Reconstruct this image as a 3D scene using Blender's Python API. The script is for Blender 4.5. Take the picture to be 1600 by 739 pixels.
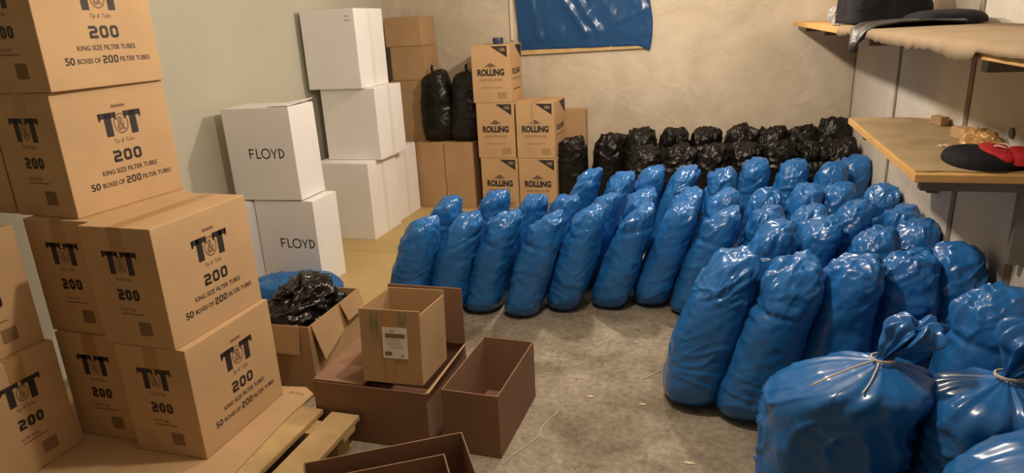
import bpy, bmesh, math, random
import numpy as np
from mathutils import Vector, Matrix, noise

for o in list(bpy.data.objects): bpy.data.objects.remove(o)
S = bpy.context.scene
C = S.collection
PI = math.pi

# ------------------------------------------------------------------ camera
FPX, CX, CY, EYE = 1053.0, 800.0, 369.5, 1.6
def _u(a): return a / np.linalg.norm(a)
def camvec(x, y): return _u(np.array([x - CX, y - CY, FPX]))
_down = camvec(970, 3700)
_dep = camvec(1130, 22); _dep = _u(_dep - _down * (_dep @ _down))
ROT = np.array([np.cross(_down, _dep), _dep, -_down])
def ray(x, y): return ROT @ camvec(x, y)
def at_z(x, y, z):
    r = ray(x, y); return Vector(np.array([0, 0, EYE]) + r * (z - EYE) / r[2])
def at_y(x, y, Y):
    r = ray(x, y); return Vector(np.array([0, 0, EYE]) + r * Y / r[1])
cam = bpy.data.objects.new('camera', bpy.data.cameras.new('camera'))
C.objects.link(cam)
cam.data.sensor_width = 36; cam.data.lens = 36 * FPX / 1600; cam.data.clip_start = 0.02
M3 = Matrix((ROT[:, 0], -ROT[:, 1], -ROT[:, 2])).transposed()
cam.matrix_world = Matrix.Translation((0, 0, EYE)) @ M3.to_4x4()
S.camera = cam

# ------------------------------------------------------------------ light
S.view_settings.view_transform = 'Standard'; S.view_settings.look = 'None'
S.view_settings.gamma = 1; S.view_settings.use_curve_mapping = False
S.view_settings.exposure = 0.95
W = bpy.data.worlds.new('World'); S.world = W; W.use_nodes = True
W.node_tree.nodes['Background'].inputs[0].default_value = (1.0, 0.85, 0.7, 1)
W.node_tree.nodes['Background'].inputs[1].default_value = 0.012
def lamp(name, loc, power, col, rad):
    l = bpy.data.lights.new(name, 'POINT'); l.energy = power; l.color = col; l.shadow_soft_size = rad
    o = bpy.data.objects.new(name, l); o.location = loc; C.objects.link(o); return o
WARM = (1.0, 0.85, 0.68)
lamp('bulb_near', (-.5, 2.10, 2.25), 43, WARM, 0.05)
lamp('bulb_far', (-.5, 4.4, 2.25), 58, WARM, 0.05)

# ------------------------------------------------------------------ materials
def mat(name, col, rough=0.6, spec=0.5, bump=None, var=0.0, vscale=6, **kw):
    m = bpy.data.materials.new(name); m.use_nodes = True
    nt = m.node_tree; n = nt.nodes; L = nt.links; b = n['Principled BSDF']
    b.inputs['Base Color'].default_value = (*col, 1); b.inputs['Roughness'].default_value = rough
    b.inputs['Specular IOR Level'].default_value = spec
    for k, v in kw.items(): b.inputs[k.replace('_', ' ')].default_value = v
    tc = n.new('ShaderNodeTexCoord')
    if var:
        nz = n.new('ShaderNodeTexNoise'); nz.inputs['Scale'].default_value = vscale; nz.inputs['Detail'].default_value = 8
        L.new(tc.outputs['Object'], nz.inputs['Vector'])
        r = n.new('ShaderNodeValToRGB'); r.color_ramp.elements[0].position = 0.3; r.color_ramp.elements[1].position = 0.7
        r.color_ramp.elements[0].color = (*[c * (1 - var) for c in col], 1)
        r.color_ramp.elements[1].color = (*[min(1, c * (1 + var)) for c in col], 1)
        L.new(nz.outputs['Fac'], r.inputs['Fac']); L.new(r.outputs['Color'], b.inputs['Base Color'])
    if bump:
        sc, st, kind = bump
        if kind == 'ridge':
            t = n.new('ShaderNodeTexNoise'); t.noise_type = 'RIDGED_MULTIFRACTAL'; t.inputs['Detail'].default_value = 2.5; t.inputs['Distortion'].default_value = .5
            t.inputs['Roughness'].default_value = .45; out = t.outputs['Fac']
        elif kind == 'noise':
            t = n.new('ShaderNodeTexNoise'); t.inputs['Detail'].default_value = 6; out = t.outputs['Fac']
        else:
            t = n.new('ShaderNodeTexVoronoi'); t.feature = 'F1'; out = t.outputs['Distance']
        t.inputs['Scale'].default_value = sc
        if kind == 'crumple':
            d = n.new('ShaderNodeTexNoise'); d.inputs['Scale'].default_value = sc * .35; d.inputs['Detail'].default_value = 4
            mx = n.new('ShaderNodeVectorMath'); mx.operation = 'MULTIPLY_ADD'
            mx.inputs[1].default_value = (.16, .16, .16)
            L.new(tc.outputs['Object'], d.inputs['Vector']); L.new(d.outputs['Color'], mx.inputs[0]); L.new(tc.outputs['Object'], mx.inputs[2])
            mp = n.new('ShaderNodeMapping'); mp.inputs['Scale'].default_value = (1, 1, 1.7)
            L.new(mx.outputs[0], mp.inputs[0]); L.new(mp.outputs[0], t.inputs['Vector'])
        else: L.new(tc.outputs['Object'], t.inputs['Vector'])
        bp = n.new('ShaderNodeBump'); bp.inputs['Strength'].default_value = st; bp.inputs['Distance'].default_value = 0.01
        L.new(out, bp.inputs['Height']); L.new(bp.outputs[0], b.inputs['Normal'])
    return m

BLUE = mat('blue_plastic', (0.018, 0.14, 0.43), 0.24, 0.5, (7, 0.16, 'ridge'), 0.08, 3)
BLUE2 = mat('blue_plastic_thin', (0.018, 0.13, 0.40), 0.22, 0.5, (5, 0.14, 'ridge'), 0.08, 3)
BLACK = mat('black_plastic', (0.008, 0.007, 0.006), 0.36, 0.32, (7, 0.25, 'ridge'))
BLACKS = mat('shiny_black_plastic', (0.008, 0.007, 0.006), 0.2, 0.5, (9, 0.35, 'ridge'))
CARD = mat('cardboard', (0.50, 0.33, 0.18), 0.75, 0.25, (9, 0.12, 'noise'), 0.07, 5)
CARD2 = mat('cardboard_rolling', (0.50, 0.32, 0.165), 0.72, 0.3, (9, 0.15, 'noise'), 0.07, 5)
CARDB = mat('cardboard_plain', (0.41, 0.26, 0.135), 0.75, 0.25, (9, 0.15, 'noise'), 0.09, 5)
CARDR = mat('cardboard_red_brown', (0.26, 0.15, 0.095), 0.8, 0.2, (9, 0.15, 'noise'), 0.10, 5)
CUT = mat('cardboard_cut_edge', (0.46, 0.32, 0.19), 0.85, 0.2)
TAPE = mat('brown_tape', (0.40, 0.235, 0.10), 0.28, 0.5)
CLEART = mat('clear_tape', (0.75, 0.6, 0.42), 0.10, 0.8, (60, 0.5, 'noise'), Transmission_Weight=.6, IOR=1.3)
WHITE = mat('white_carton', (0.85, 0.835, 0.84), 0.5, 0.4, (6, 0.08, 'noise'), 0.03, 4)
INK = mat('black_ink', (0.025, 0.018, 0.016), 0.6)
INKB = mat('brown_ink', (0.20, 0.115, 0.06), 0.7)
GREENINK = mat('green_ink', (0.12, 0.19, 0.11), 0.7)
WOOD = mat('pallet_wood', (0.50, 0.35, 0.17), 0.7, 0.3, (30, 0.25, 'noise'), 0.16, 9)
SHELFW = mat('shelf_wood', (0.60, 0.36, 0.13), 0.6, 0.3, (30, 0.2, 'noise'), 0.12, 9)
SHELFT = mat('shelf_cover_card', (0.35, 0.26, 0.15), 0.85, 0.2, (20, 0.3, 'noise'), 0.16, 7)
STEEL = mat('grey_steel', (0.16, 0.14, 0.12), 0.5, 0.4)
STRING = mat('pale_string', (0.62, 0.55, 0.45), 0.8)
NAVY = mat('dark_cloth', (0.008, 0.008, 0.012), 0.85, 0.2, (70, 0.4, 'noise'), 0.3, 20)
LEATHER = mat('black_leather', (0.022, 0.022, 0.025), 0.42, 0.5, (90, 0.3, 'noise'))
RED = mat('red_cloth', (0.42, 0.02, 0.025), 0.8, 0.2, (70, 0.4, 'noise'), 0.2, 20)
PINK = mat('pink_cord', (0.75, 0.45, 0.45), 0.8)
PAPER = mat('white_paper', (0.72, 0.68, 0.66), 0.7)
SCRAP = mat('pale_scrap', (0.66, 0.55, 0.38), 0.8)
AMBER = mat('amber_film', (0.52, 0.30, 0.11), 0.2, 0.5, (30, 0.5, 'crumple'), 0.2, 14)
CLEARP = mat('clear_plastic', (0.75, 0.8, 0.9), 0.12, 0.6, (20, 0.7, 'crumple'), Transmission_Weight=0.75, IOR=1.2)
HARD = mat('tan_floor_board', (0.50, 0.36, 0.155), 0.55, 0.35, (10, 0.06, 'noise'), 0.06, 3)

def wall_mat(name, a, b_, sc, bstr, spots=True, rough=0.85):
    m = bpy.data.materials.new(name); m.use_nodes = True
    nt = m.node_tree; n = nt.nodes; L = nt.links; b = n['Principled BSDF']
    b.inputs['Roughness'].default_value = rough; b.inputs['Specular IOR Level'].default_value = 0.2
    tc = n.new('ShaderNodeTexCoord')
    n1 = n.new('ShaderNodeTexNoise'); n1.inputs['Scale'].default_value = sc; n1.inputs['Detail'].default_value = 9; n1.inputs['Roughness'].default_value = .6
    n1.inputs['Distortion'].default_value = .6
    L.new(tc.outputs['Object'], n1.inputs['Vector'])
    r = n.new('ShaderNodeValToRGB'); r.color_ramp.elements[0].position = .33; r.color_ramp.elements[1].position = .66
    r.color_ramp.elements[0].color = (*a, 1); r.color_ramp.elements[1].color = (*b_, 1)
    L.new(n1.outputs['Fac'], r.inputs['Fac']); last = r.outputs['Color']
    if spots:
        v = n.new('ShaderNodeTexNoise'); v.inputs['Scale'].default_value = 23; v.inputs['Detail'].default_value = 3
        L.new(tc.outputs['Object'], v.inputs['Vector'])
        r2 = n.new('ShaderNodeValToRGB'); r2.color_ramp.elements[0].position = .70; r2.color_ramp.elements[1].position = .76
        r2.color_ramp.elements[0].color = (0, 0, 0, 1); r2.color_ramp.elements[1].color = (1, 1, 1, 1)
        L.new(v.outputs['Fac'], r2.inputs['Fac'])
        mx = n.new('ShaderNodeMixRGB'); mx.inputs['Color2'].default_value = (*[c * .5 for c in a], 1)
        L.new(r2.outputs['Color'], mx.inputs['Fac']); L.new(last, mx.inputs['Color1']); last = mx.outputs[0]
    if spots:
        g = n.new('ShaderNodeTexNoise'); g.inputs['Scale'].default_value = 34; g.inputs['Detail'].default_value = 8; g.inputs['Roughness'].default_value = .7
        L.new(tc.outputs['Object'], g.inputs['Vector'])
        rg = n.new('ShaderNodeValToRGB'); rg.color_ramp.elements[0].position = .36; rg.color_ramp.elements[1].position = .66
        rg.color_ramp.elements[0].color = (.72, .72, .72, 1); rg.color_ramp.elements[1].color = (1.25, 1.25, 1.25, 1)
        L.new(g.outputs['Fac'], rg.inputs['Fac'])
        m2 = n.new('ShaderNodeMixRGB'); m2.blend_type = 'MULTIPLY'; m2.inputs['Fac'].default_value = 1
        L.new(last, m2.inputs['Color1']); L.new(rg.outputs['Color'], m2.inputs['Color2']); last = m2.outputs[0]
        c = n.new('ShaderNodeTexVoronoi'); c.feature = 'DISTANCE_TO_EDGE'; c.inputs['Scale'].default_value = .9
        dm = n.new('ShaderNodeVectorMath'); dm.operation = 'MULTIPLY_ADD'; dm.inputs[1].default_value = (.5, .5, .5)
        L.new(n1.outputs['Color'], dm.inputs[0]); L.new(tc.outputs['Object'], dm.inputs[2]); L.new(dm.outputs[0], c.inputs['Vector'])
        rc = n.new('ShaderNodeValToRGB'); rc.color_ramp.elements[0].position = 0; rc.color_ramp.elements[1].position = .010
        rc.color_ramp.elements[0].color = (.62, .60, .58, 1); rc.color_ramp.elements[1].color = (1, 1, 1, 1)
        L.new(c.outputs['Distance'], rc.inputs['Fac'])
        m3 = n.new('ShaderNodeMixRGB'); m3.blend_type = 'MULTIPLY'; m3.inputs['Fac'].default_value = .7
        L.new(last, m3.inputs['Color1']); L.new(rc.outputs['Color'], m3.inputs['Color2']); last = m3.outputs[0]
    L.new(last, b.inputs['Base Color'])
    n2 = n.new('ShaderNodeTexNoise'); n2.inputs['Scale'].default_value = sc * 2.2; n2.inputs['Detail'].default_value = 10
    n2.inputs['Distortion'].default_value = 1.2
    L.new(tc.outputs['Object'], n2.inputs['Vector'])
    bp = n.new('ShaderNodeBump'); bp.inputs['Strength'].default_value = bstr; bp.inputs['Distance'].default_value = .03
    L.new(n2.outputs['Fac'], bp.inputs['Height']); L.new(bp.outputs[0], b.inputs['Normal'])
    return m
PLASTER = wall_mat('rough_plaster', (0.46, 0.39, 0.30), (0.60, 0.52, 0.42), 1.9, 0.5, False)
PAINT = wall_mat('pale_green_paint', (0.50, 0.485, 0.40), (0.54, 0.525, 0.435), 1.2, 0.08, False, .6)
PANEL = wall_mat('whitish_panel', (0.53, 0.49, 0.43), (0.62, 0.58, 0.52), 2.2, 0.12, False)
CONC = wall_mat('dusty_concrete', (0.17, 0.14, 0.10), (0.36, 0.315, 0.25), 3.0, 0.4, True, .8)
CEILM = wall_mat('ceiling_plaster', (0.55, 0.5, 0.42), (0.6, 0.55, 0.46), 1.5, 0.1, False)
SEAM = mat('joint_filler', (0.23, 0.19, 0.15), 0.8, 0.2, (40, 0.3, 'noise'), .15, 10)

# ------------------------------------------------------------------ helpers
def tag(o, label=None, cat=None, group=None, kind=None):
    if label: o['label'] = label
    if cat: o['category'] = cat
    if group: o['group'] = group
    if kind: o['kind'] = kind
    return o
def link(name, me, parent=None, mats=()):
    o = bpy.data.objects.new(name, me); C.objects.link(o)
    for m in mats: me.materials.append(m)
    if parent: o.parent = parent
    return o
def empty(name, loc=(0, 0, 0), rz=0):
    o = bpy.data.objects.new(name, None); C.objects.link(o); o.location = loc; o.rotation_euler = (0, 0, rz)
    o.empty_display_size = .1; return o
def copy_tree(o, parent=None):
    c = o.copy(); C.objects.link(c)
    if parent: c.parent = parent
    for ch in list(o.children): copy_tree(ch, c)
    return c
def from_bm(name, bm, mats, parent=None, smooth=False, bevel=0):
    me = bpy.data.meshes.new(name)
    if bevel:
        es = [e for e in bm.edges if len(e.link_faces) == 2 and e.calc_face_angle(0) > .6]
        bmesh.ops.bevel(bm, geom=es, offset=bevel, segments=2, affect='EDGES', profile=.6)
    bmesh.ops.recalc_face_normals(bm, faces=bm.faces)
    bm.to_mesh(me); bm.free()
    if smooth:
        for p in me.polygons: p.use_smooth = True
    return link(name, me, parent, mats if isinstance(mats, (list, tuple)) else (mats,))
def add_box(bm, lo, hi, mtx=None, mi=0):
    r = bmesh.ops.create_cube(bm, size=1)
    for v in r['verts']:
        v.co = Vector([(lo[i] + hi[i]) / 2 + v.co[i] * (hi[i] - lo[i]) for i in range(3)])
        if mtx: v.co = mtx @ v.co
    for f in {f for v in r['verts'] for f in v.link_faces}: f.material_index = mi
    return r['verts']
def box_obj(name, lo, hi, m, parent=None, bevel=0.003, mtx=None):
    bm = bmesh.new(); add_box(bm, lo, hi, mtx); return from_bm(name, bm, m, parent, bevel=bevel)
def tube(name, pts, r, m, parent=None, res=8):
    bm = bmesh.new(); pts = [Vector(p) for p in pts]; rings = []
    for i, p in enumerate(pts):
        d = (pts[min(i + 1, len(pts) - 1)] - pts[max(i - 1, 0)]).normalized()
        a = d.orthogonal().normalized() if i == 0 else (rings_a - d * rings_a.dot(d)).normalized()
        rings_a = a; b = d.cross(a)
        rings.append([bm.verts.new(p + (a * math.cos(t) + b * math.sin(t)) * r) for t in [2 * PI * k / res for k in range(res)]])
    for A, B in zip(rings, rings[1:]):
        for k in range(res): bm.faces.new((A[k], A[(k + 1) % res], B[(k + 1) % res], B[k]))
    bm.faces.new(rings[0][::-1]); bm.faces.new(rings[-1])
    return from_bm(name, bm, m, parent, True)
def sm(a, b, x):
    t = max(0, min(1, (x - a) / (b - a))); return t * t * (3 - 2 * t)
def slab(name, pts, th, m, parent=None, nrm=None):
    """a sheet given by its corner points, with thickness th along its normal"""
    pts = [Vector(p) for p in pts]
    n = nrm or (pts[1] - pts[0]).cross(pts[2] - pts[0]).normalized()
    bm = bmesh.new(); A = [bm.verts.new(p) for p in pts]; B = [bm.verts.new(p + Vector(n) * th) for p in pts]
    bm.faces.new(A[::-1]); bm.faces.new(B); k = len(A)
    for i in range(k): bm.faces.new((A[i], A[(i + 1) % k], B[(i + 1) % k], B[i]))
    return from_bm(name, bm, m, parent)

# lettering ------------------------------------------------------------
_tc = {}
def text_geo(s, bold=0.0, shear=0.0):
    k = (s, bold, shear)
    if k not in _tc:
        cu = bpy.data.curves.new('t', 'FONT'); cu.body = s; cu.size = 1; cu.offset = bold; cu.shear = shear; cu.resolution_u = 3
        o = bpy.data.objects.new('t', cu); C.objects.link(o)
        me = bpy.data.meshes.new_from_object(o)
        vs = [(v.co.x, v.co.y) for v in me.vertices]; fs = [tuple(p.vertices) for p in me.polygons]
        bpy.data.objects.remove(o); bpy.data.curves.remove(cu); bpy.data.meshes.remove(me)
        x0, x1 = min(v[0] for v in vs), max(v[0] for v in vs); y0, y1 = min(v[1] for v in vs), max(v[1] for v in vs)
        _tc[k] = ([((x - x0) / (x1 - x0) - .5, (y - y0) / (y1 - y0) - .5) for x, y in vs], fs)
    return _tc[k]
class Print:
    """flat lettering on one face: u to the right, v up, both in metres from the face's lower left corner"""
    def __init__(s, o, u, v, n, off=.0008):
        s.o, s.u, s.v, s.n = Vector(o), Vector(u), Vector(v), Vector(n); s.vs = []; s.fs = []; s.mi = []; s.off = off
    def P(s, a, b): return s.o + s.u * a + s.v * b + s.n * s.off
    def text(s, t, cu, cv, w, h, mi=0, bold=0, shear=0):
        vs, fs = text_geo(t, bold, shear); k = len(s.vs)
        s.vs += [s.P(cu + x * w, cv + y * h) for x, y in vs]; s.fs += [tuple(i + k for i in f) for f in fs]; s.mi += [mi] * len(fs)
    def poly(s, pts, mi=0):
        k = len(s.vs); s.vs += [s.P(*p) for p in pts]; s.fs.append(tuple(range(k, k + len(pts)))); s.mi.append(mi)
    def rect(s, a, b, c, d, mi=0): s.poly([(a, b), (c, b), (c, d), (a, d)], mi)
    def ring(s, cu, cv, r, w, mi=0, n=24, sy=1):
        for i in range(n):
            a, b = 2 * PI * i / n, 2 * PI * (i + 1) / n
            s.poly([(cu + r * math.cos(a), cv + sy * r * math.sin(a)), (cu + r * math.cos(b), cv + sy * r * math.sin(b)),
                    (cu + (r - w) * math.cos(b), cv + sy * (r - w) * math.sin(b)), (cu + (r - w) * math.cos(a), cv + sy * (r - w) * math.sin(a))], mi)
    def zero(s, x, y, w, h, t, mi=0):
        c = t * .8
        for r in ((x + c, y, x + w - c, y + t), (x + c, y + h - t, x + w - c, y + h), (x, y + c, x + t, y + h - c), (x + w - t, y + c, x + w, y + h - c)): s.rect(*r, mi)
        for sx, sy in ((0, 0), (1, 0), (0, 1), (1, 1)):
            X = x if sx == 0 else x + w; Y = y if sy == 0 else y + h; dx = 1 if sx == 0 else -1; dy = 1 if sy == 0 else -1
            s.poly([(X, Y + dy * c), (X + dx * c, Y), (X + dx * t * 1.1, Y + dy * t * .3), (X + dx * t, Y + dy * t * 1.1)], mi)
    def two(s, x, y, w, h, t, mi=0):
        m = y + h / 2
        s.rect(x, y + h - t, x + w - t * .6, y + h, mi); s.rect(x + w - t, m, x + w, y + h - t * .6, mi)
        s.rect(x + t * .5, m - t / 2, x + w - t * .4, m + t / 2, mi); s.rect(x, y, x + t, m, mi); s.rect(x + t * .3, y, x + w, y + t, mi)
    def n200(s, cu, cv, w, h, t, mi=0):
        g = w * .07; d = (w - 2 * g) / 3; x = cu - w / 2; y = cv - h / 2
        s.two(x, y, d, h, t, mi); s.zero(x + d + g, y, d, h, t, mi); s.zero(x + 2 * (d + g), y, d, h, t, mi)
    def bigT(s, cu, cv, w, h, t, mi=0):
        s.rect(cu - w / 2, cv + h / 2 - t * .75, cu + w / 2, cv + h / 2, mi); s.rect(cu - t * .55, cv - h / 2, cu + t * .55, cv + h / 2, mi)
        s.rect(cu - w / 2, cv + h / 2 - t * 1.05, cu - w / 2 + t * .3, cv + h / 2, mi); s.rect(cu + w / 2 - t * .3, cv + h / 2 - t * 1.05, cu + w / 2, cv + h / 2, mi)
    def build(s, name, parent, mats):
        me = bpy.data.meshes.new(name); me.from_pydata([tuple(v) for v in s.vs], [], s.fs)
        for m in mats: me.materials.append(m)
        for p, i in zip(me.polygons, s.mi): p.material_index = i
        me.validate(); o = bpy.data.objects.new(name, me); C.objects.link(o); o.parent = parent; return o

# ------------------------------------------------------------------ room shell
XL, XR, YB, YF, ZC = -3.10, 1.03, 6.12, -1.6, 2.8
def struct(name, lo, hi, m, bevel=0): return tag(box_obj(name, lo, hi, m, bevel=bevel), kind='structure')
struct('floor', (XL - .2, YF - .2, -.1), (XR + .2, YB + .2, 0), CONC)
struct('ceiling', (XL - .2, YF - .2, ZC), (XR + .2, YB + .2, ZC + .1), CEILM)
struct('wall_left', (XL - .15, YF, 0), (XL, YB, ZC), PAINT)
struct('wall_back', (XL - .15, YB, 0), (XR + .15, YB + .15, ZC), PLASTER)
struct('wall_right', (XR, YF, 0), (XR + .15, YB, ZC), PANEL)
struct('wall_front', (XL - .15, YF - .15, 0), (XR + .15, YF, ZC), PLASTER)
for i, (y, w) in enumerate(((6.10, .03), (4.66, .045), (3.38, .05), (2.70, .05), (1.5, .05))):
    struct('trim_%d' % (i + 1), (XR - .006, y - w / 2, 0), (XR + .004, y + w / 2, ZC), SEAM)
# tan boards laid over the concrete at the left
b = box_obj('floor_board', (-3.09, 4.31, 0.0), (-1.93, 6.1, .006), HARD, bevel=.001)
tag(b, 'tan hardboard sheet on the floor under the white cartons by the back wall', 'floor board')
b = box_obj('floor_board', (-3.09, 2.95, 0.0), (-1.93, 4.305, .006), HARD, bevel=.001)
tag(b, 'tan hardboard sheet on the floor under the FLOYD cartons', 'floor board')

# ------------------------------------------------------------------ T&T cartons
def carton_body(parent, w, d, h, m, bev=.004, name='box_body'):
    return box_obj(name, (-w / 2, -d / 2, 0), (w / 2, d / 2, h), m, parent, bevel=bev)
TW, TD, TH = .31, .465, .436
def make_tt():
    root = empty('cardboard_carton')
    carton_body(root, TW, TD, TH, CARD)
    # the brown tape over the lid and down the short side
    bm = bmesh.new()
    add_box(bm, (-.03, -TD / 2 - .0006, TH - .0003), (.03, TD / 2 + .0006, TH + .0006)); add_box(bm, (-.03, -TD / 2 - .0006, TH - .09), (.03, -TD / 2, TH + .0003))
    from_bm('packing_tape', bm, TAPE, root)
    bm = bmesh.new(); add_box(bm, (-.0012, -TD / 2 + .004, TH + .0004), (.0012, TD / 2 - .004, TH + .0008)); from_bm('lid_seam', bm, INKB, root)
    # long side, +X
    lg = Print((TW / 2, -TD / 2, 0), (0, 1, 0), (0, 0, 1), (1, 0, 0)); nm = Print(lg.o, lg.u, lg.v, lg.n); p = Print((TW / 2, -TD / 2, 0), (0, 1, 0), (0, 0, 1), (1, 0, 0))
    c = TD * .53
    lg.rect(c - .028, .359, c + .028, .369, 1)
    lg.bigT(c - .052, .300, .072, .085, .026); lg.bigT(c + .052, .300, .072, .085, .026)
    lg.ring(c, .300, .030, .004, 1, sy=1.25); lg.text('&', c, .300, .034, .050, 1, .02)
    lg.text('Tip & Tube', c, .237, .085, .020, 1, 0, .4)
    nm.n200(c, .185, .118, .042, .010)
    p.text('KING SIZE FILTER TUBES', c, .133, .235, .017, 0, .01)
    p.text('50', c - .155, .092, .036, .026, 0, .02); p.text('BOXES OF', c - .082, .090, .090, .017, 0, .01)
    p.n200(c + .003, .092, .062, .026, .005); p.text('FILTER TUBES', c + .108, .090, .130, .017, 0, .01)
    lg.build('printed_logo', root, (INK, INKB)); nm.build('printed_number', root, (INK, INKB)); p.build('printed_caption', root, (INK, INKB))
    # short side, -Y
    lg = Print((-TW / 2, -TD / 2, 0), (1, 0, 0), (0, 0, 1), (0, -1, 0), .0012); nm = Print(lg.o, lg.u, lg.v, lg.n, .0012); bc = Print(lg.o, lg.u, lg.v, lg.n, .0012); p = Print((-TW / 2, -TD / 2, 0), (1, 0, 0), (0, 0, 1), (0, -1, 0), .0012)
    c = TW * .5
    lg.bigT(c - .040, .310, .068, .082, .022); lg.bigT(c + .040, .310, .068, .082, .022)
    lg.ring(c, .305, .022, .003, 1, sy=1.3); lg.text('&', c, .305, .024, .036, 1)
    lg.text('Tip & Tube', c, .250, .07, .016, 1, 0, .4)
    nm.n200(c + .004, .195, .092, .040, .010)
    p.text('FILTER TUBES', c - .012, .140, .070, .010, 1); p.rect(c - .045, .122, c + .055, .126, 1)
    for k in range(9): bc.rect(c + .018 + k * .0062, .045, c + .018 + k * .0062 + .004, .096, 1)
    lg.build('printed_logo', root, (INK, INKB)); nm.build('printed_number', root, (INK, INKB)); bc.build('printed_barcode', root, (INK, INKB)); p.build('printed_caption', root, (INK, INKB))
    return root
tt0 = make_tt(); first = [True]
def place(proto, flag, loc, rz, label, cat, group):
    o = proto if flag[0] else copy_tree(proto)
    flag[0] = False; o.location = loc; o.rotation_euler = (0, 0, rz); return tag(o, label, cat, group)
Z1, STEP = .158, .4365
TTG = 'logo-printed tan cartons stacked on the pallet'
for (x, y, lv, rz, lab) in (
    (-1.878, 1.895, 0, .00, 'tan carton at the bottom of the short front stack on the pallet'),
    (-1.905, 1.895, 1, -.02, 'tan carton with taped lid showing, top one of the short front stack'),
    (-2.200, 1.935, 0, .01, 'tan carton at the bottom of the tall stack, squeezed behind the short front stack'),
    (-2.215, 1.945, 1, -.01, 'tan carton second from the bottom of the tall stack, half hidden'),
    (-2.265, 1.975, 2, -.08, 'tan carton third up in the tall stack, its long printed side clear of the others'),
    (-2.245, 1.965, 3, -.05, 'topmost tan carton of the tall stack, cut by the top of the picture'),
    (-2.525, 1.49, 0, PI / 2, 'tan carton at lower left edge of the picture with a hard shadow across its logo'),
    (-2.560, 1.49, 1, PI / 2 - .02, 'tan carton at the left edge resting on the shadowed one'),
    (-2.605, 2.0, 2, -.03, 'tan carton at the far left behind the third level of the tall stack')):
    place(tt0, first, (x, y, Z1 + STEP * lv), rz, lab, 'carton', TTG)

# ------------------------------------------------------------------ pallet and its cardboard sheet
pl = empty('wooden_pallet', (-1.99, 1.5, 0))
tag(pl, 'pale wooden pallet under the logo-printed cartons at lower left', 'pallet')
x = -.73; k = 0
for w, g in ((.12, .04), (.1, .04), (.12, .04), (.12, .05), (.12, .04), (.12, .04), (.12, .04), (.115, .045), (.125, 0)):
    b = box_obj('top_board', (x, -.6 + .01 * (k % 3), .118), (x + w, .56 + .008 * (k % 2), .14), WOOD, pl, .003); x += w + g; k += 1
for yy in (-.56, -.03, .47):
    box_obj('cross_board', (-.73, yy - .04, .096), (x, yy + .05, .1175), WOOD, pl, .002)
    for xx in (-.69, -.05, .56):
        box_obj('block', (xx - .04, yy - .035, .022), (xx + .07, yy + .045, .0955), WOOD, pl, .003)
for xx in (-.69, -.05, .56): box_obj('bottom_board', (xx - .04, -.6, .0), (xx + .07, .55, .0215), WOOD, pl, .002)
bm = bmesh.new()
pts = [(-2.70, 1.15), (-2.70, 2.10), (-2.0, 2.15), (-1.66, 2.20), (-1.585, 2.15), (-1.60, 2.0), (-1.572, 1.6), (-1.60, 1.1), (-2.1, .92)]
A = [bm.verts.new((a, b_, .1415)) for a, b_ in pts]; B = [bm.verts.new((a, b_, .1465)) for a, b_ in pts]
bm.faces.new(A[::-1]); bm.faces.new(B)
for i in range(len(A)): bm.faces.new((A[i], A[(i + 1) % len(A)], B[(i + 1) % len(A)], B[i]))
sh = from_bm('cardboard_sheet', bm, CARD)
tag(sh, 'flat cardboard sheet lying on the pallet under the logo-printed cartons', 'cardboard')
p = Print((-1.72, 2.12, .1465), (1, 0, 0), (0, 1, 0), (0, 0, 1)); p.text('ROLL', .055, .025, .075, .016, 0); p.build('printed_lettering', sh, (INKB,))
Zfix = .1475
for o in [o for o in bpy.data.objects if o.parent is None and o.name.startswith('cardboard_carton')]: o.location.z += Zfix - Z1

# ------------------------------------------------------------------ FLOYD cartons
def make_floyd(w=.485, d=.285, h=.585):
    root = empty('white_carton'); body = carton_body(root, w, d, h, WHITE, .005)
    p = Print((-w / 2, -d / 2, 0), (1, 0, 0), (0, 0, 1), (0, -1, 0)); w = .485
    # thin sans letters drawn as strokes
    x, y, H, t = w * .325, h * .46, .062, .0085
    def bar(a, b_, c, d_): p.rect(x + a, y + b_, x + c, y + d_)
    bar(0, 0, t, H); bar(0, H - t, .036, H); bar(0, H * .5 - t / 2, .033, H * .5 + t / 2)
    bar(.050, 0, .050 + t, H); bar(.050, 0, .083, t)
    p.ring(x + .120, y + H / 2, .0335, t, n=28)
    def diag(a, b_, c, d_, ww=t): p.poly([(x + a - ww / 2, y + b_), (x + a + ww / 2, y + b_), (x + c + ww / 2, y + d_), (x + c - ww / 2, y + d_)])
    diag(.181, H * .42, .159, H); diag(.181, H * .42, .203, H); bar(.181 - t / 2, 0, .181 + t / 2, H * .45)
    bar(.214, 0, .214 + t, H)
    cx, cy, R = x + .2185, y + H / 2, H / 2
    for i in range(14):
        a, b_ = -PI / 2 + PI * i / 14, -PI / 2 + PI * (i + 1) / 14
        p.poly([(cx + R * 1.15 * math.cos(a), cy + R * math.sin(a)), (cx + R * 1.15 * math.cos(b_), cy + R * math.sin(b_)),
                (cx + (R * 1.15 - t) * math.cos(b_), cy + (R - t) * math.sin(b_)), (cx + (R * 1.15 - t) * math.cos(a), cy + (R - t) * math.sin(a))])
    p.build('printed_lettering', root, (INK,))
    return root
f0 = make_floyd(.435)
f0.location = (-2.650, 3.715, .006)
tag(f0, 'white FLOYD carton standing on the floor, under the other one', 'carton', 'white cartons printed FLOYD')
f1 = make_floyd(); f1.location = (-2.742, 3.70, .596); f1.rotation_euler = (0, -.012, .02)
tag(f1, 'upper white FLOYD carton with one lid corner lifted, against the left wall', 'carton', 'white cartons printed FLOYD')
w, d, h = .485, .285, .585
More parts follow.
